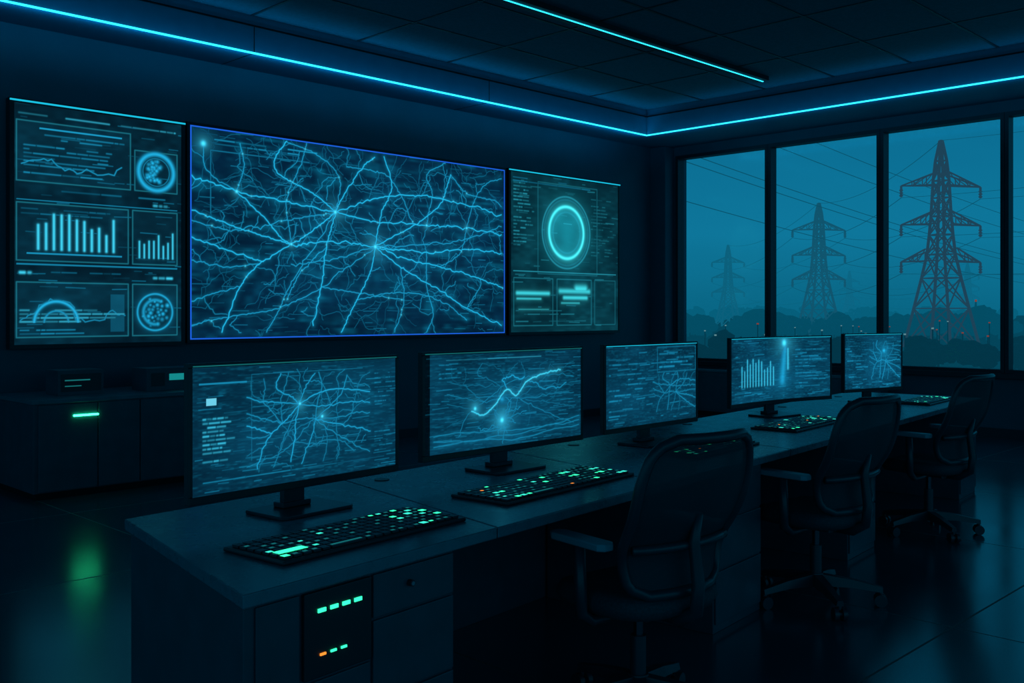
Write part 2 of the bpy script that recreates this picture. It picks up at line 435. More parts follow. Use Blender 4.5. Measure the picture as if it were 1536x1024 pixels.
cv.streaks(300, sc(CY, .45), .05, .0035)
cv.text(.25, 1.5, 1.84, 1.92, 2, sc(CY, .7), .012)
fx, fy = plan(316, 225, x0, z0); cv.poly([(fx, fy-.6), (fx, fy), (fx+1.1, fy)], .005, sc(CY, .4))
display("video_wall_display", x0, x1, z0, z1, cv, 'blue')

# left data panel
x0, x1, z0, z1 = 2.88, 4.34, 1.15, 3.15
cv = Canvas(x1-x0, z1-z0, 330, 440, 7)
n = .6*cv.noise(5, 9)+.4*cv.noise(20, 50)
cv.bg = np.array([.0010, .010, .020])+(n**2)[..., None]*np.array([.001, .026, .046])
for fr in [(.02,.98,1.36,1.86), (1.02,1.42,1.36,1.72), (.02,.96,.70,1.18), (1.0,1.42,.70,1.18), (.02,.96,.06,.52), (1.0,1.42,.06,.52)]:
    cv.frame(fr[0], fr[1], fr[2], fr[3], .005, sc(TE, .45))
    cv.bg[(cv.ys[:, None] > fr[2]) & (cv.ys[:, None] < fr[3]) & (cv.xs[None, :] > fr[0]) & (cv.xs[None, :] < fr[1])] += np.array([.0005, .008, .014])
cv.text(.04, 1.4, 1.86, 1.95, 2, sc(CYB, .6), .012, .8); cv.rect(.2, .9, 1.80, 1.812, sc(CY, .7))
cv.text(.08, .92, 1.42, 1.78, 11, sc(CY, .6), .011, .75)
cv.poly(cv.jag([(.06, 1.5), (.3, 1.56), (.55, 1.47), (.9, 1.55)], .12, 3), .005, sc(CY, .7))
cv.ring(1.22, 1.54, .165, .020, sc(CY, .8), .015); cv.ring(1.22, 1.54, .125, .004, sc(CY, .5))
for _ in range(45):
    a = cv.rng.uniform(.6, 5.2); r_ = cv.rng.random()**.6*.10; cv.dot(1.22+r_*math.cos(a), 1.54+r_*math.sin(a), .017, sc(CY, cv.rng.uniform(.4, .9)), .01)
for k in range(24):
    a = k*.2618; cv.seg((1.22+.15*math.cos(a), 1.54+.15*math.sin(a)), (1.22+.185*math.cos(a), 1.54+.185*math.sin(a)), .004, (0, .03, .05))
cv.rect(.02, 1.42, 1.20, 1.205, sc(CY, .4)); cv.text(.2, .4, 1.27, 1.32, 1, CYB, .020, 1); cv.text(1.2, 1.38, 1.22, 1.27, 1, CYB, .020, 1)
cv.text(.05, 1.3, 1.28, 1.33, 1, sc(CY, .4), .012)
cv.bars(.16, .86, .80, .30, 11, sc(CYB, .85)); cv.bars(1.04, 1.40, .76, .24, 8, sc(CYB, .8))
cv.rect(.1, .9, .755, .762, sc(CY, .6)); cv.text(.06, .9, 1.08, 1.16, 2, sc(CY, .35), .01)
cv.rect(.02, 1.42, .665, .672, sc(CY, .45)); cv.text(.05, .22, .585, .63, 1, CYB, .022, 1); cv.text(1.2, 1.4, .565, .61, 1, CYB, .020, 1)
cv.text(.3, 1.1, .60, .62, 1, sc(CY, .3), .01)
cv.ring(.34, .18, .18, .012, sc(CY, .8), .02, .3, 0, math.pi); cv.ring(.34, .18, .10, .008, sc(CY, .5), .02, .3, 0, math.pi)
cv.text(.05, .92, .18, .34, 5, sc(CYB, .6), .013, .85); cv.text(.05, .92, .08, .14, 2, sc(CY, .6), .01)
cv.rect(.8, .92, .1, .42, sc(CY, .13)); cv.poly(cv.jag([(.05, .2), (.2, .33), (.5, .2), (.8, .28), (.93, .24)], .15, 3), .005, sc(CY, .6))
cv.ring(1.21, .27, .165, .008, sc(CY, .7), .02); cv.ring(1.21, .27, .11, .014, sc(CY, .55), .02, .3, 1, 5)
for k in range(30):
    a = k*2.4; r_ = .03+.0035*k; cv.dot(1.21+r_*math.cos(a), .27+r_*math.sin(a), cv.rng.uniform(.008, .018), sc(CY, cv.rng.uniform(.3, .8)), .012)
cv.streaks(120, sc(CY, .35), .12, .004)
display("wall_display_panel", x0, x1, z0, z1, cv, 'cyan')

# right radar panel
x0, x1, z0, z1 = 8.67, 10.79, 1.17, 3.17
cv = Canvas(x1-x0, z1-z0, 320, 300, 9)
n = .6*cv.noise(7, 7)+.4*cv.noise(20, 50)
cv.bg = np.array([.0012, .018, .030])+(n**2)[..., None]*np.array([.002, .045, .062])
cx, cyy = plan(850, 349, x0, z0)
X, Y = np.meshgrid(cv.xs, cv.ys); rr = np.hypot(X-cx, Y-cyy)
cv.bg += np.exp(-(rr/.42)**2)[..., None]*np.array([.004, .13, .17])
cv.bg += (rr < .33)[..., None]*np.array([.002, .08, .10])*(.3+cv.noise(12, 12))[..., None]
cv.ring(cx, cyy, .34, .018, (.06, .80, .90), .05, .35); cv.ring(cx, cyy, .47, .012, sc(TE, .6)); cv.ring(cx, cyy, .43, .02, sc(TE, .3))
cv.ring(cx, cyy, .27, .02, sc(TE, .4)); cv.frame(cx-.55, cx+.62, cyy-.55, cyy+.62, .006, sc(TE, .3))
cv.text(.06, .42, .95, 1.9, 22, sc(TE, .8), .014, .7); cv.text(.05, 2.0, 1.88, 1.96, 2, sc(CY, .4), .012)
cv.text(cx+.5, 2.05, 1.0, 1.8, 18, sc(TE, .35), .012)
cv.frame(.06, .78, .08, .68, .006, sc(TE, .4)); cv.frame(.86, 1.55, .08, .68, .006, sc(TE, .4)); cv.frame(1.62, 2.06, .08, .68, .006, sc(TE, .3))
for (a, c, d, e, k) in [(.12,.70,.47,.51,.9), (.12,.55,.41,.43,.7), (.92,1.5,.50,.55,.8), (1.0,1.45,.42,.46,.9), (.95,1.3,.36,.38,.5), (.15,.7,.28,.29,.4), (1.25,1.42,.52,.6,1.)]:
    cv.seg((a, (d+e)/2), (c, (d+e)/2), (e-d)*.6, sc((.04, .55, .62), k), .03, .3)
cv.text(.1, 1.5, .12, .3, 4, sc(TE, .5), .012); cv.rect(.05, 2.07, .76, .768, sc(TE, .6))
cv.streaks(110, sc(TE, .5), .10, .006)
display("wall_display_panel", x0, x1, z0, z1, cv, 'cyan')

# ------------------------------------------------------------------ control desk
A = (1.228, 2.125); ROT = math.atan2(.106, .9944)
UX, UY = math.cos(ROT), math.sin(ROT)
def DW(s, p, z=0): return (A[0]+s*UX-p*UY, A[1]+s*UY+p*UX, z)
LEN, DEP, K = 7.0, 1.04, 0.28
desk = empty("control_desk", (A[0], A[1], 0), ROT)
cuts = [0, .96, 2.02, 3.25, 4.6, 5.8, LEN]
for i in range(6):
    a = cuts[i]+(.002 if i else 0); c = cuts[i+1]-(.002 if i < 5 else 0); k2 = 0.0 if i == 5 else K
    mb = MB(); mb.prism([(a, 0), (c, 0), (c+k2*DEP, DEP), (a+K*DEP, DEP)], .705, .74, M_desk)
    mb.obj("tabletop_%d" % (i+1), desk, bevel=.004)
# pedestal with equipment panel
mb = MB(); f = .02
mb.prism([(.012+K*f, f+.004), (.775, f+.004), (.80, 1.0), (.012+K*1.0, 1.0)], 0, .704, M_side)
mb.obj("end_pedestal", desk, bevel=.003)
mb = MB()
mb.box(.05, .185, f-.004, f+.003, .03, .695, M_side)
mb.box(.195, .43, f-.010, f+.003, .47, .695, M_plast)
mb.box(.195, .43, f-.004, f+.003, .03, .46, M_side)
for (za, zb) in [(.575, .695), (.35, .568), (.03, .343)]: mb.box(.44, .768, f-.006, f+.003, za, zb, M_side)
mb.obj("drawer_fronts", desk, bevel=.003)
mb = MB()
for k in range(4): mb.box(.238+k*.042, .264+k*.042, f-.014, f-.0102, .640, .650, M_green)
for k in range(3): mb.box(.245+k*.036, .264+k*.036, f-.014, f-.0102, .527, .533, M_amber if k == 0 else M_green)
mb.obj("status_leds", desk)
mb = MB(); mb.cyl((.578, f-.022, .646), (.578, f-.006, .646), .010, M_foot); mb.cyl((.578, f-.024, .646), (.578, f-.021, .646), .006, M_arm); mb.obj("lock", desk)
mb = MB()
for (a, c) in [(2.5, 2.98), (4.15, 4.6), (6.5, 6.96)]:
    mb.box(a, c, .04, .95, 0, .704, M_side)
    for (za, zb) in [(.50, .695), (.28, .49), (.04, .27)]: mb.box(a+.01, c-.01, .03, .04, za, zb, M_side)
mb.obj("pedestals", desk, bevel=.003)
mb = MB(); mb.box(.80, 6.98, .965, .985, .001, .704, M_side); mb.obj("modesty_panel", desk)
mb = MB()
for s in (1.35, 2.7, 3.9, 5.3, 6.4): mb.cyl((s, .93, .7401), (s, .93, .743), .03, M_plast, seg=20)
mb.obj("cable_grommets", desk)

# ------------------------------------------------------------------ monitors
def netmap(cv, u0, u1, v0, v1, w, col, seed=0, nmax=40):
    for i, r in enumerate(NET[:nmax]):
        pts = [(u0+(u1-u0)*a, v0+(v1-v0)*c) for a, c in r]
        cv.poly(cv.jag(cv.smooth(pts, 3), .12, 1), w*(1 if i < 14 else .8), sc(col, (1 if i < 14 else .5)*cv.rng.uniform(.5, 1)), w*2.2, .25)
def base_bg(cv, a=.4, cx=.5, cy=.4):
    n = .6*cv.noise(4, 3)+.4*cv.noise(9, 12); n3 = cv.noise(16, 70); n4 = cv.noise(60, 90)
    v = np.exp(-(((cv.xs[None, :]/cv.W-cx)/.45)**2+((cv.ys[:, None]/cv.H-cy)/.5)**2))
    cv.bg = (np.array([.0008, .014, .032])+(n**1.8)[..., None]*np.array([.002, .050, .100])*a*2
             + ((n3*n4)**1.6)[..., None]*np.array([.002, .10, .17])*a*2+v[..., None]*np.array([.001, .032, .066])*a*2)
def mon_content(k, W, H, nx, ny):
    cv = Canvas(W, H, nx, ny, 20+k)
    w1 = W/nx*.85
    if k == 0:
        base_bg(cv, .34, .55, .5)
        cv.text(.02, W-.05, H-.03, H-.012, 1, sc(CYB, .5), .004, .6)
        cv.rect(.025, .20, H-.055, H-.052, sc(CY, .5))
        cv.text(.04, .16, .10, H-.14, 12, sc(CYB, .75), .005, .95); cv.rect(.05, .085, H-.12, H-.10, (.15, .6, .8))
        netmap(cv, .20, .74, .05, .37, w1, sc(CY, .9), nmax=36)
        for _ in range(40):
            p = np.array([cv.rng.uniform(.25, .7), cv.rng.uniform(.07, .35)]); a = cv.rng.random()*6.28; l = cv.rng.uniform(.03, .1)
            cv.poly(cv.jag([p, p+np.array([math.cos(a), math.sin(a)])*l], .14, 3), w1*.8, sc(CY, cv.rng.uniform(.2, .45)))
        cv.dot(.20+.54*.58, .05+.32*.50, .004, CYB, .016); cv.dot(.20+.54*.40, .05+.32*.66, .004, CYB, .016)
        cv.poly([(.22, .09), (.22, .37), (.70, .37)], w1*.7, sc(CY, .3))
        cv.text(.76, .86, .06, .18, 7, sc(CY, .5), .0035); cv.text(.76, .86, .24, .36, 7, sc(CY, .4), .0035)
        cv.text(.04, .86, .02, .05, 2, sc(CY, .45), .003); cv.streaks(200, sc(CY, .4), .10, .0014)
    elif k == 1:
        base_bg(cv, .38, .5, .35)
        cv.bg[:, cv.xs < .03] *= .1; cv.text(.06, W-.06, H-.03, H-.01, 1, sc(CYB, .45), .0035, .6)
        netmap(cv, .12, .92, .05, .36, w1*.8, sc(CY, .36), nmax=30)
        path = [(.26, .16), (.33, .14), (.40, .18), (.47, .24), (.53, .21), (.60, .27), (.72, .30), (.82, .31)]
        cv.poly(cv.jag(cv.smooth(path, 5), .10, 2), .0028, sc(CYB, .75), .010, .35)
        cv.poly(cv.jag([(.47, .24), (.44, .28), (.50, .30), (.58, .29)], .12, 3), .002, sc(CY, .7), .008)
        cv.poly(cv.jag([(.60, .27), (.70, .23), (.86, .25)], .12, 4), .002, sc(CY, .5), .006)
        cv.dot(.44, .11, .008, CYB, .030, .7); cv.dot(.28, .17, .006, CYB, .02, .6); cv.dot(.44, .20, .01, sc(CY, .4), .04, .6)
        for y in (.072, .052, .03): cv.poly(cv.jag([(.05, y), (.5, y-.012), (.95, y+.02)], .02, 4), .002, sc(CY, .35), .008)
        for _ in range(16):
            h = np.array([.44, .11]); a = cv.rng.random()*6.28
            cv.poly(cv.jag([h, h+np.array([math.cos(a), math.sin(a)*.7])*cv.rng.uniform(.05, .18)], .15, 4), w1*.9, sc(CY, .5))
        cv.text(.08, .2, .30, .37, 4, sc(CY, .5), .004); cv.text(.75, .93, .12, .22, 6, sc(CY, .35), .004)
        cv.streaks(230, sc(CY, .4), .13, .0015)
    elif k == 2:
        base_bg(cv, .36)
        cv.text(.03, .36, .05, .38, 13, sc(CY, .5), .006, .6, .8); netmap(cv, .40, .80, .05, .26, w1*.8, sc(CY, .5), nmax=20)
        cv.text(.46, .8, .28, .37, 4, sc(CY, .6), .008); cv.frame(.44, .8, .26, .39, w1, sc(CY, .25)); cv.streaks(110, sc(CY, .45), .15, .0025)
    elif k == 3:
        base_bg(cv, .5)
        cv.bars(.12, .52, .10, .18, 12, sc(CYB, .65)); cv.dot(.62, .37, .018, CYB, .05, .6)
        cv.seg((.60, .12), (.63, .35), .028, sc(CY, .45), .05, .5); cv.seg((.66, .2), (.66, .33), .008, sc(CYB, .6), .02)
        cv.text(.74, 1.06, .07, .36, 13, sc(CY, .5), .007); cv.text(.05, .55, .04, .09, 3, sc(CY, .6), .005); cv.streaks(120, sc(CY, .45), .12, .0025)
    else:
        base_bg(cv, .5)
        netmap(cv, .28, .64, .06, .36, w1, sc(CY, .5), nmax=18)
        cv.text(.03, .26, .06, .37, 13, sc(CY, .55), .007, .6, .8); cv.dot(.45, .28, .012, sc(CY, .8), .05); cv.streaks(100, sc(CY, .5), .2, .003)
    return cv

def monitor(k, s, p, ang, W, nx, ny, curve=0.0, back=.0):
    H = .400
    loc = DW(s, p, .7405); root = empty("computer_monitor", loc, math.radians(ang))
    zb = .083
    yc = (lambda x: -curve*(x/(W/2))**2) if curve else (lambda x: x*0)
    def slab(mb, xa, xb, za, zc, ya, yb, mat, n=1):
        n = 14 if curve and xb-xa > .2 else n
        xs = [xa+(xb-xa)*i/n for i in range(n+1)]
        vs = []
        for x in xs:
            o = yc(x); vs += [(x, ya+o, za), (x, yb+o, za), (x, yb+o, zc), (x, ya+o, zc)]
        fs = [(0, 1, 2, 3), (4*n+3, 4*n+2, 4*n+1, 4*n)]
        for i in range(n):
            b0 = 4*i; b1 = b0+4
            for j in range(4): fs.append((b0+j, b1+j, b1+(j+1) % 4, b0+(j+1) % 4))
        mb.add(vs, fs, mat)
    b = .013; bb = .024
    mb = MB()
    slab(mb, -W/2, W/2, zb, zb+H+b+bb, .003, .026, M_plast)
    slab(mb, -W/2, W/2, zb, zb+bb, -.004, .003, M_plast); slab(mb, -W/2, W/2, zb+bb+H, zb+bb+H+b, -.004, .003, M_plast)
    slab(mb, -W/2, -W/2+b, zb+bb, zb+bb+H, -.004, .003, M_plast); slab(mb, W/2-b, W/2, zb+bb, zb+bb+H, -.004, .003, M_plast)
    slab(mb, -W*.3, W*.3, zb+.08, zb+H-.05, .026, .05, M_plast)
    mb.obj("bezel_and_housing", root, bevel=.002)
    mb = MB()
    slab(mb, -W/2+b, W/2-b, zb+bb+H+b*.2, zb+bb+H+b*.45, -.0055, -.0041, M_ledthin if k in (2, 3, 4) else M_dimteal)
    mb.obj("top_edge_light", root)
    mb = MB()
    mb.box(-.045, .045, .052, .075, .012, zb+.22, M_foot); mb.box(-.03, .03, .048, .06, zb+.10, zb+.20, M_plast)
    mb.prism([(-.155, -.075), (-.135, -.09), (.135, -.09), (.155, -.075), (.155, .115), (.135, .13), (-.135, .13), (-.155, .115)], 0, .012, M_foot)
    mb.box(-.06, .06, .035, .09, .012, .03, M_foot)
    mb.obj("stand", root, bevel=.003)
    cv = mon_content(k, W-2*b, H, nx, ny)
    cv.panel("screen", root, (0, .0015, zb+bb), (lambda X: -curve*(X/(W/2))**2) if curve else None)
    return root
monitor(0, .744, .68, 5.4, .89, 470, 215)
monitor(1, 1.875, .69, 0.8, .99, 440, 185)
monitor(2, 2.99, .63, 1.7, .83, 240, 130)
monitor(3, 4.69, .70, -5.5, 1.11, 260, 120, curve=.05)
monitor(4, 6.08, .54, -13.0, .68, 170, 110)

# ------------------------------------------------------------------ keyboards
def keyboard(s, p, ang, W, D, seed):
    rnd = random.Random(seed)
    root = empty("keyboard", DW(s, p, .7405), ROT+math.radians(ang))
    mb = MB(); mb.prism([(-W/2, -D/2), (W/2, -D/2), (W/2, D/2), (-W/2, D/2)], 0, .012, M_plast); mb.obj("case", root, bevel=.004)
    mb = MB(); cols = int(W/.034); rows = 7
    px = (W-.03)/cols; py = (D-.03)/rows
    for r in range(rows):
        c = 0
        while c < cols:
            w = 1
            if r == 0 and 5 <= c <= 8: w = 4 if c == 5 else 1
            x = -W/2+.015+c*px; y = -D/2+.015+r*py
            u = c/cols; pr = .03
            if u < .20 and r < 4: pr = .36
            if u > .70: pr = .38
            q = rnd.random(); mat = M_key
            if q < pr: mat = rnd.choice([M_green, M_teal, M_teal, M_dimteal])
            elif q < pr+.34: mat = M_dimteal
            elif q > .985: mat = M_amber
            g = .0035
            if mat in (M_green, M_teal):
                mb.box(x+g, x+px*w-g, y+g, y+py-g, .0125, .019, M_key)
                e = min(px, py)*rnd.uniform(.14, .30)
                mb.box(x+e, x+px*w-e, y+e*1.3, y+py-e*1.3, .019, .0196, mat)
            elif mat is M_dimteal or mat is M_amber:
                mb.box(x+g, x+px*w-g, y+g, y+py-g, .0125, .019, M_key)
                mb.box(x+px*.30, x+px*w-px*.30, y+py*.36, y+py*.62, .019, .0196, mat)
            else: mb.box(x+g, x+px*w-g, y+g, y+py-g, .0125, .019, mat)
            c += w
    mb.obj("keys", root)
    mb = MB(); mb.box(-W/2+.03, -W/2+.13, -D/2+.055, -D/2+.085, .0197, .0205, M_green)
    mb.box(-W/2+.045, -W/2+.115, -D/2+.063, -D/2+.077, .0206, .021, M_green)
    if seed == 1: mb.obj("status_bar", root)
keyboard(.60, .275, 0, .74, .27, 1)
keyboard(1.66, .32, 0, .84, .27, 2)
keyboard(2.99, .33, 0, .66, .27, 3)
keyboard(4.30, .38, 0, .80, .28, 4)
keyboard(6.38, .25, 0, .66, .25, 5)

# ------------------------------------------------------------------ office chairs
def chair(s, p, ang, seat_z=.455):
    root = empty("office_chair", DW(s, p, 0), ROT+math.radians(ang))
    mb = MB()
    mb.cyl((0, 0, .075), (0, 0, .145), .045, M_chpl, .036, 20)
    for k in range(5):
        a = math.radians(18+72*k); dx, dy = math.cos(a), math.sin(a); nx_, ny_ = -dy, dx
        vs = []
        for (r, w, zt, zb_) in [(.03, .030, .140, .085), (.17, .025, .122, .085), (.31, .018, .092, .068)]:
            for sg in (-1, 1):
                vs += [(dx*r+nx_*w*sg, dy*r+ny_*w*sg, zb_), (dx*r+nx_*w*sg*.7, dy*r+ny_*w*sg*.7, zt)]
        fs = []
        for i in (0, 4): fs += [(i, i+4, i+5, i+1), (i+2, i+3, i+7, i+6), (i+1, i+5, i+7, i+3), (i, i+2, i+6, i+4)]
        fs += [(8, 10, 11, 9), (0, 1, 3, 2)]
        mb.add(vs, fs, M_chpl)
        c = Vector((dx*.30, dy*.30, .030)); t = Vector((nx_, ny_, 0))
        mb.cyl(c+Vector((0, 0, .02)), c+Vector((0, 0, .05)), .010, M_chpl)
        for sg in (-1, 1): mb.cyl(c+t*sg*.010, c+t*sg*.030, .030, M_chpl, seg=16)
        mb.cyl(c-t*.010, c+t*.010, .014, M_chpl)
    mb.obj("star_base", root)
    mb = MB(); mb.cyl((0, 0, .14), (0, 0, .28), .028, M_chpl); mb.cyl((0, 0, .27), (0, 0, .39), .017, M_chrome)
    mb.box(-.09, .09, -.13, .10, seat_z-.085, seat_z-.055, M_chpl)
    mb.cyl((.08, .03, seat_z-.07), (.20, .05, seat_z-.085), .007, M_chpl)
    mb.obj("gas_lift_and_tilt", root, bevel=.004)
    # seat cushion
    mb = MB(); nr, na = 9, 36; vs = []
    def sup(t, e=3.2):
        c, s_ = math.cos(t), math.sin(t); return (math.copysign(abs(c)**(2/e), c), math.copysign(abs(s_)**(2/e), s_))
    prof = [(.0, -.058), (.80, -.058), (.94, -.050), (1.0, -.022), (.985, .0), (.93, .012), (.80, .016), (.45, .010), (0, .006)]
    for (rr, z) in prof:
        for j in range(na):
            a, c = sup(2*math.pi*j/na); yy = c*rr*.245
            zz = z-.035*max(0, yy/.245-.45)**1.5+(.012*(a*rr)**2 if z > 0 else 0)
            vs.append((a*rr*.255, yy+.01, seat_z+zz))
    fs = []
    for i in range(len(prof)-1):
        for j in range(na): fs.append((i*na+j, i*na+(j+1) % na, (i+1)*na+(j+1) % na, (i+1)*na+j))
    mb.add(vs, fs, M_cloth, smooth=True); mb.obj("seat", root)
    # back rest
    def bk(u, t):
        z = seat_z+.030+t*.53
        y = -.235-.02*math.sin(t*math.pi*1.0)+(.045*math.exp(-((t-.25)/.2)**2))-.13*t**1.6
        hw = .205+.055*math.sin(min(1, t/.65)*math.pi/2) if t < .65 else .26-.05*((t-.65)/.35)**2
        return (u*hw, y+.055*abs(u)**2.2, z)
    mb = MB(); nu, ntt = 16, 24; vs = []
    def rnd_uv(u, t):   # rounded corners
        e = 1.0
        if t > .86: e = math.sqrt(max(0, 1-((t-.86)/.14)**2))*.28+.72
        if t < .10: e = math.sqrt(max(0, 1-((.10-t)/.10)**2))*.28+.72
        return u*e, t
    for j in range(ntt+1):
        for i in range(nu+1):
            u, t = rnd_uv(-1+2*i/nu, j/ntt); vs.append(bk(u, t))
    fs = [(j*(nu+1)+i, j*(nu+1)+i+1, (j+1)*(nu+1)+i+1, (j+1)*(nu+1)+i) for j in range(ntt) for i in range(nu)]
    mb.add(vs, fs, M_mesh, smooth=True); mb.obj("mesh_back", root)
    mb = MB(); loop = []
    for i in range(nu+1): loop.append(bk(*rnd_uv(-1+2*i/nu, 0)))
    for j in range(1, ntt+1): loop.append(bk(*rnd_uv(1, j/ntt)))
    for i in range(nu-1, -1, -1): loop.append(bk(*rnd_uv(-1+2*i/nu, 1)))
    for j in range(ntt-1, 0, -1): loop.append(bk(*rnd_uv(-1, j/ntt)))
    mb.tube(loop, .019, M_chpl, 8, True)
    # lumbar band & spine
    lp = [Vector(bk(-.92+1.84*i/10, .30))+Vector((0, -.016, 0)) for i in range(11)]
    mb.tube(lp, .016, M_chpl)
    mb.tube([(0, -.08, seat_z-.07), (0, -.20, seat_z-.072), (0, -.272, seat_z-.03), (0, -.282, seat_z+.06), (0, -.262, seat_z+.20), (0, -.285, seat_z+.30)], [.026, .026, .025, .023, .02, .013], M_chpl)
    mb.obj("back_frame", root)
    # arms
    mb = MB()
    for sg in (-1, 1):
        mb.tube([(sg*.10, -.02, seat_z-.07), (sg*.24, -.02, seat_z-.075), (sg*.285, -.02, seat_z-.045), (sg*.29, -.02, seat_z+.05), (sg*.285, -.01, .645)], [.020, .021, .023, .023, .020], M_chpl)
    mb.obj("arm_posts", root)
    mb = MB()
    for sg in (-1, 1):
        xc = sg*.28; w = .036
        mb.prism([(xc-w, -.13), (xc-w*.5, -.15), (xc+w*.5, -.15), (xc+w, -.13), (xc+w, .10), (xc+w*.5, .13), (xc-w*.5, .13), (xc-w, .10)], .642, .668, M_arm)
    mb.obj("arm_pads", root, bevel=.006)
    return root
chair(1.56, -.15, -14)
chair(3.27, -.12, -12)
chair(5.22, -.10, -10)

# ------------------------------------------------------------------ credenza and equipment on it
cr = empty("credenza", (2.73, 7.75, 0))
CW, CD, CH = 2.6, .90, .755
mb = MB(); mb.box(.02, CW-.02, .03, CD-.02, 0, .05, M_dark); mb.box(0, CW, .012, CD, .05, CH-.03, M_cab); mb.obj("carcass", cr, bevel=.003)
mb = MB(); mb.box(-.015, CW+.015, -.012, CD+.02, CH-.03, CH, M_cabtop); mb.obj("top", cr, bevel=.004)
mb = MB()
dx = [.03, .48, .82, 1.26, 1.70, 2.14, 2.57]
for a, c in zip(dx[:-1], dx[1:]): mb.box(a+.005, c-.005, -.004, .012, .06, CH-.04, M_cab)
mb.obj("doors", cr, bevel=.003)
mb = MB(); mb.box(.29, .48, -.014, -.0045, .617, .630, M_greenb); mb.obj("green_indicator", cr)
# glass-fronted equipment case
eq = empty("equipment_case", (3.02, 8.05, CH+.0005))
mb = MB(); mb.box(0, .36, 0, .26, 0, .20, M_cab); mb.box(.02, .34, -.004, 0, .03, .17, M_key); mb.box(.05, .25, -.006, -.0042, .115, .125, M_dimteal); mb.box(.05, .18, -.006, -.0042, .07, .078, M_dimteal)
mb.obj("case", eq, bevel=.006)
eq = empty("network_device", (3.72, 8.0, CH+.0005))
mb = MB(); mb.box(0, .62, 0, .28, 0, .19, M_cab); mb.box(.20, .50, -.004, 0, .085, .14, M_disp); mb.box(.04, .16, -.004, 0, .04, .15, M_key)
mb.obj("case", eq, bevel=.006)

# low heater cabinet below the windows
hc = empty("heater_cabinet", (XW-.32, 5.2, 0))
mb = MB(); mb.box(0, .20, 0, 3.1, .06, .60, M_cab); mb.box(-.01, .21, -.01, 3.11, .60, .63, M_cabtop); mb.box(.03, .19, .05, 3.05, 0, .06, M_dark)
for k in range(6): mb.box(-.006, 0, .02+k*.515, .50+k*.515, .09, .58, M_cab)
mb.obj("body", hc, bevel=.004)

# ------------------------------------------------------------------ outdoors
GZ = -4.0
def OW(R, D, z=0): return Vector((D*CS+R*SN, D*SN-R*CS, z))
M_ground = haze_mat("field_haze_glow", (.004, .015, .022), (.001, .055, .090))  # mist over the field is its emission colour
M_pyl = [haze_mat("pylon_steel_haze_near", (.02, .03, .035), (.014, .055, .090)), haze_mat("pylon_steel_haze_mid", (.02, .03, .035), (.006, .092, .150)), haze_mat("pylon_steel_haze_far", (.02, .03, .035), (.004, .120, .198)), haze_mat("pylon_steel_haze_faint", (.02, .03, .035), (.004, .135, .225))]  # one steel colour, painted haze glow rises with distance
M_tree = [haze_mat("trees_haze_near", (.003, .010, .014), (.0008, .036, .060)), haze_mat("trees_haze_mid", (.003, .010, .014), (.001, .076, .126)), haze_mat("trees_haze_far", (.003, .01, .014), (.002, .118, .196))]  # same foliage colour, haze painted on as stronger emission farther off
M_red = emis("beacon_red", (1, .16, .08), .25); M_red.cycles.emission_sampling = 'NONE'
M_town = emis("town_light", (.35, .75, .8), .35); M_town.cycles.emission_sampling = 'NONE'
M_wire = [haze_mat("wire_haze_near", (.01, .02, .03), (.003, .080, .130)), haze_mat("wire_haze_far", (.01, .02, .03), (.003, .125, .205))]  # wire colour with distance haze painted in as glow
mb = MB(); mb.add([OW(-200, 20, GZ), OW(1500, 20, GZ), OW(1500, 1600, GZ), OW(-600, 1600, GZ)], [(0, 1, 2, 3)], M_ground); mb.obj("ground")

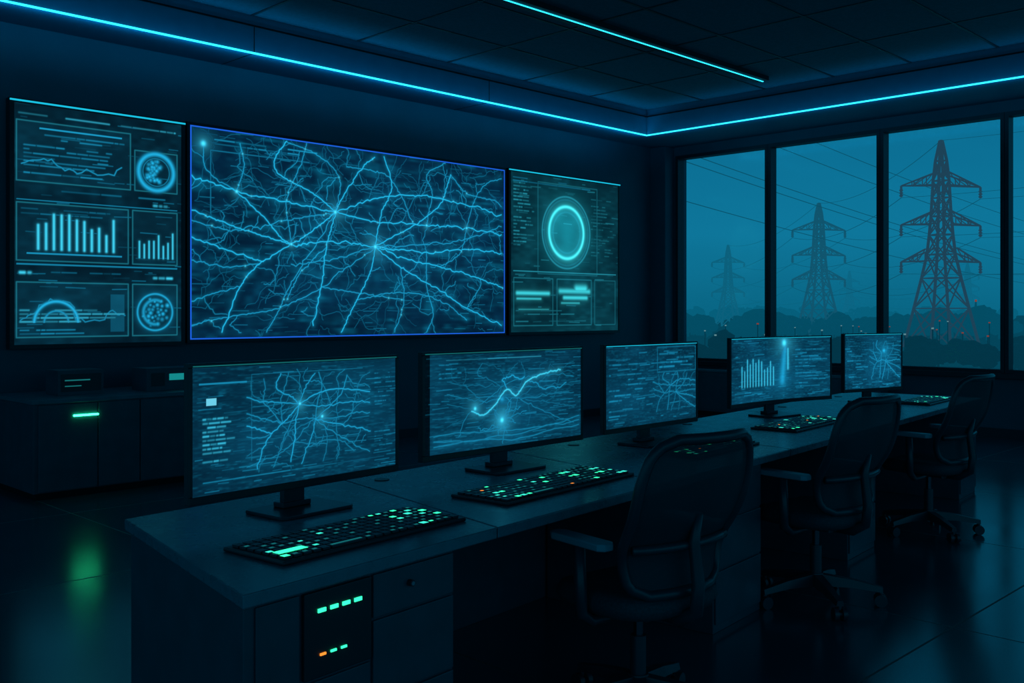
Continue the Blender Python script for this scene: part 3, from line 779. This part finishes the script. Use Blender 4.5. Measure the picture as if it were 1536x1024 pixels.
ARMS = [21.3, 15.4, 9.8]
def pylon(R, D, mat, th, topz=27.5):
    o = OW(R, D); root = empty("electricity_pylon", (o.x, o.y, GZ), math.atan2(-CS, SN)+.12)
    mb = MB(); Ht = topz-GZ
    def hw(z):   # half width
        t = z/Ht
        pts = [(0, 3.9), (.30, 2.2), (.46, 1.40), (.62, 1.05), (.82, .80), (.93, .5), (1, .12)]
        for (a, c), (d, e) in zip(pts[:-1], pts[1:]):
            if t <= d: return c+(e-c)*(t-a)/(d-a)
        return .12
    lv = [0, 6.0, 10.6, 14.2, 17.2, 20.0, 22.8, 25.4, 28.4, Ht]
    cor = [(-1, -1), (1, -1), (1, 1), (-1, 1)]
    for a, c in zip(lv[:-1], lv[1:]):
        wa, wc = hw(a), hw(c)
        for i in range(4):
            p0 = Vector((cor[i][0]*wa, cor[i][1]*wa, a)); p1 = Vector((cor[i][0]*wc, cor[i][1]*wc, c))
            j = (i+1) % 4; q0 = Vector((cor[j][0]*wa, cor[j][1]*wa, a)); q1 = Vector((cor[j][0]*wc, cor[j][1]*wc, c))
            mb.beam(p0, p1, th, mat); mb.beam(p0, q1, th*.5, mat); mb.beam(q0, p1, th*.5, mat); mb.beam(p1, q1, th*.5, mat)
    mb.obj("tower", root)
    mb = MB(); tips = []
    for az in ARMS:
        z = az-GZ-.6; w = hw(z); sp_ = 6.4
        for sg in (-1, 1):
            tip = Vector((sg*sp_, 0, z-.2)); tips.append(tip)
            for yy in (-w, w):
                mb.beam((sg*w, yy, z), tip, th*.6, mat); mb.beam((sg*w, yy, z+1.9), tip, th*.6, mat)
                for f_ in (.33, .66):
                    a = Vector((sg*w, yy, z)).lerp(tip, f_); c = Vector((sg*w, yy, z+1.9)).lerp(tip, f_); mb.beam(a, c, th*.35, mat)
                    c2 = Vector((sg*w, yy, z+1.9)).lerp(tip, f_-.33); mb.beam(a, c2, th*.35, mat)
            mb.beam(tip, tip-Vector((0, 0, 1.7)), th*.8, mat)
            for kk in range(3): mb.cyl(tip-Vector((0, 0, .6+kk*.4)), tip-Vector((0, 0, .75+kk*.4)), th*.9, mat, seg=8)
    mb.obj("cross_arms", root)
    Mx = Matrix.Translation(root.location) @ Matrix.Rotation(root.rotation_euler[2], 4, 'Z')
    return [Mx @ (t-Vector((0, 0, 1.8))) for t in tips]+[Mx @ Vector((0, 0, Ht))]
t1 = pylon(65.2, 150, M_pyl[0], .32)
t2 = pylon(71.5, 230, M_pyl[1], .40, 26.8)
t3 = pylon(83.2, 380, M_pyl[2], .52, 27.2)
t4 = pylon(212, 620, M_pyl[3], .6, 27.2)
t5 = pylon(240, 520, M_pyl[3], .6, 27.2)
# power lines
def wire(mb, a, c, sag, r, mat, n=24):
    pts = []
    for i in range(n+1):
        t = i/n; p = Vector(a).lerp(Vector(c), t); p.z -= sag*4*t*(1-t); pts.append(p)
    mb.tube(pts, r, mat, 4)
mb = MB()
off = [OW(120+dx_, 60, z+2) for (dx_, z) in [(-6, 22), (6, 22), (-6, 16), (6, 16), (-6, 10), (6, 10), (0, 29)]]
for i in range(7):
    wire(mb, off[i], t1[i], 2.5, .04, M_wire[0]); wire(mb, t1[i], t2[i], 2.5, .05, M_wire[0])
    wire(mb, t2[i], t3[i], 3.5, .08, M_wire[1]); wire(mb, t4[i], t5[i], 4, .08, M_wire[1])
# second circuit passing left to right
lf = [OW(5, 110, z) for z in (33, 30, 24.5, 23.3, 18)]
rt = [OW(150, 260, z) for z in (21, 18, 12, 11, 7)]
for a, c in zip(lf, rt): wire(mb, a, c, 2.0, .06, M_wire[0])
mb.obj("power_lines")
# beacon mast
o = OW(141, 300); mb = MB()
for k in range(3):
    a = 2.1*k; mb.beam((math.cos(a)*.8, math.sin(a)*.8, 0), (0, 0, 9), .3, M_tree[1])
mb.cyl((0, 0, 8.6), (0, 0, 9.2), .3, M_red, seg=8); mb.cyl((.9, 0, 5.4), (.9, 0, 5.8), .2, M_red, seg=8)
mb.obj("beacon_mast", loc=(o.x, o.y, GZ))
# street lamps glimmering in the mist
rl = random.Random(8); mb = MB()
for _ in range(26):
    D = rl.uniform(90, 180); c = OW(D*rl.uniform(.15, .55), D, GZ); h = rl.uniform(2.6, 4.2)
    mb.cyl(c, c+Vector((0, 0, h)), .05, M_tree[0], seg=6); mb.cyl(c+Vector((0, 0, h)), c+Vector((0, 0, h+.14)), .11, M_red if rl.random() < .25 else M_town, seg=6)
mb.obj("street_lamps")
# trees / hedgerows
def trees(name, n, D0, D1, r0, r1, h0, h1, mat, seed):
    rnd = random.Random(seed); bm = bmesh.new()
    for i in range(n):
        D = rnd.uniform(D0, D1); R = D*rnd.uniform(r0, r1); h = rnd.uniform(h0, h1)*(1.3 if rnd.random() < .15 else 1)
        w = h*rnd.uniform(.5, .9)
        for k in range(4):
            c = OW(R+rnd.uniform(-w, w)*.6, D, GZ+h*rnd.uniform(.35, .70)); s = h*rnd.uniform(.20, .38)
            r = bmesh.ops.create_icosphere(bm, subdivisions=2, radius=1)
            for v in r['verts']:
                nn = 1+rnd.uniform(-.30, .30); v.co = Vector((v.co.x*s*1.2*nn, v.co.y*s*1.2*nn, v.co.z*s*nn))+c
        b0 = OW(R, D, GZ)
        r = bmesh.ops.create_cone(bm, segments=6, radius1=h*.05, radius2=h*.03, depth=h*.5, cap_ends=True)
        for v in r['verts']: v.co += b0+Vector((0, 0, h*.25))
    me = bpy.data.meshes.new(name); bm.to_mesh(me); bm.free(); me.materials.append(mat)
    ob = bpy.data.objects.new(name, me); scene.collection.objects.link(ob)
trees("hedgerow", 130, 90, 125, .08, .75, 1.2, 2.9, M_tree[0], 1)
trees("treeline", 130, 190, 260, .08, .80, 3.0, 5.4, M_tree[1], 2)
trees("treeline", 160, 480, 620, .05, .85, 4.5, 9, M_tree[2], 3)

# ------------------------------------------------------------------ sky
w = bpy.data.worlds.new("dusk_sky"); scene.world = w; w.use_nodes = True
nt = w.node_tree; nt.nodes.clear()
out = nt.nodes.new("ShaderNodeOutputWorld"); bg = nt.nodes.new("ShaderNodeBackground")
tc = nt.nodes.new("ShaderNodeTexCoord"); sp = nt.nodes.new("ShaderNodeSeparateXYZ"); rp = nt.nodes.new("ShaderNodeValToRGB")
nt.links.new(tc.outputs["Generated"], sp.inputs[0])
nz = nt.nodes.new("ShaderNodeTexNoise"); nz.inputs["Scale"].default_value = 3; nz.inputs["Detail"].default_value = 3
mp = nt.nodes.new("ShaderNodeMapping"); mp.inputs["Scale"].default_value = (1, 1, 5)
nt.links.new(tc.outputs["Generated"], mp.inputs["Vector"]); nt.links.new(mp.outputs[0], nz.inputs["Vector"])
ma = nt.nodes.new("ShaderNodeMath"); ma.operation = 'MULTIPLY_ADD'; ma.inputs[1].default_value = .05
nt.links.new(nz.outputs["Fac"], ma.inputs[0]); nt.links.new(sp.outputs["Z"], ma.inputs[2])
nt.links.new(ma.outputs[0], rp.inputs["Fac"])
cr_ = rp.color_ramp; cr_.elements[0].position = 0.0; cr_.elements[0].color = (.002, .125, .210, 1)
cr_.elements[1].position = 1.0; cr_.elements[1].color = (.001, .075, .14, 1)
for pos, col in [(.05, (.004, .160, .270, 1)), (.10, (.005, .195, .335, 1)), (.18, (.004, .170, .305, 1)), (.35, (.002, .125, .23, 1))]:
    e = cr_.elements.new(pos); e.color = col
nt.links.new(rp.outputs["Color"], bg.inputs["Color"]); bg.inputs["Strength"].default_value = 1.0
nt.links.new(bg.outputs[0], out.inputs[0])

# ------------------------------------------------------------------ camera
cam = bpy.data.cameras.new("camera"); co = bpy.data.objects.new("camera", cam); scene.collection.objects.link(co)
co.location = (0, 0, EYE); th = math.atan2(SN, CS)
co.rotation_euler = (math.radians(90), 0, th-math.pi/2)
cam.sensor_width = 36; cam.lens = F/1536*36; cam.shift_y = -44/1536; cam.clip_end = 3000; cam.clip_start = .05
scene.camera = co
scene.view_settings.view_transform = 'Standard'
scene.view_settings.look = 'None'
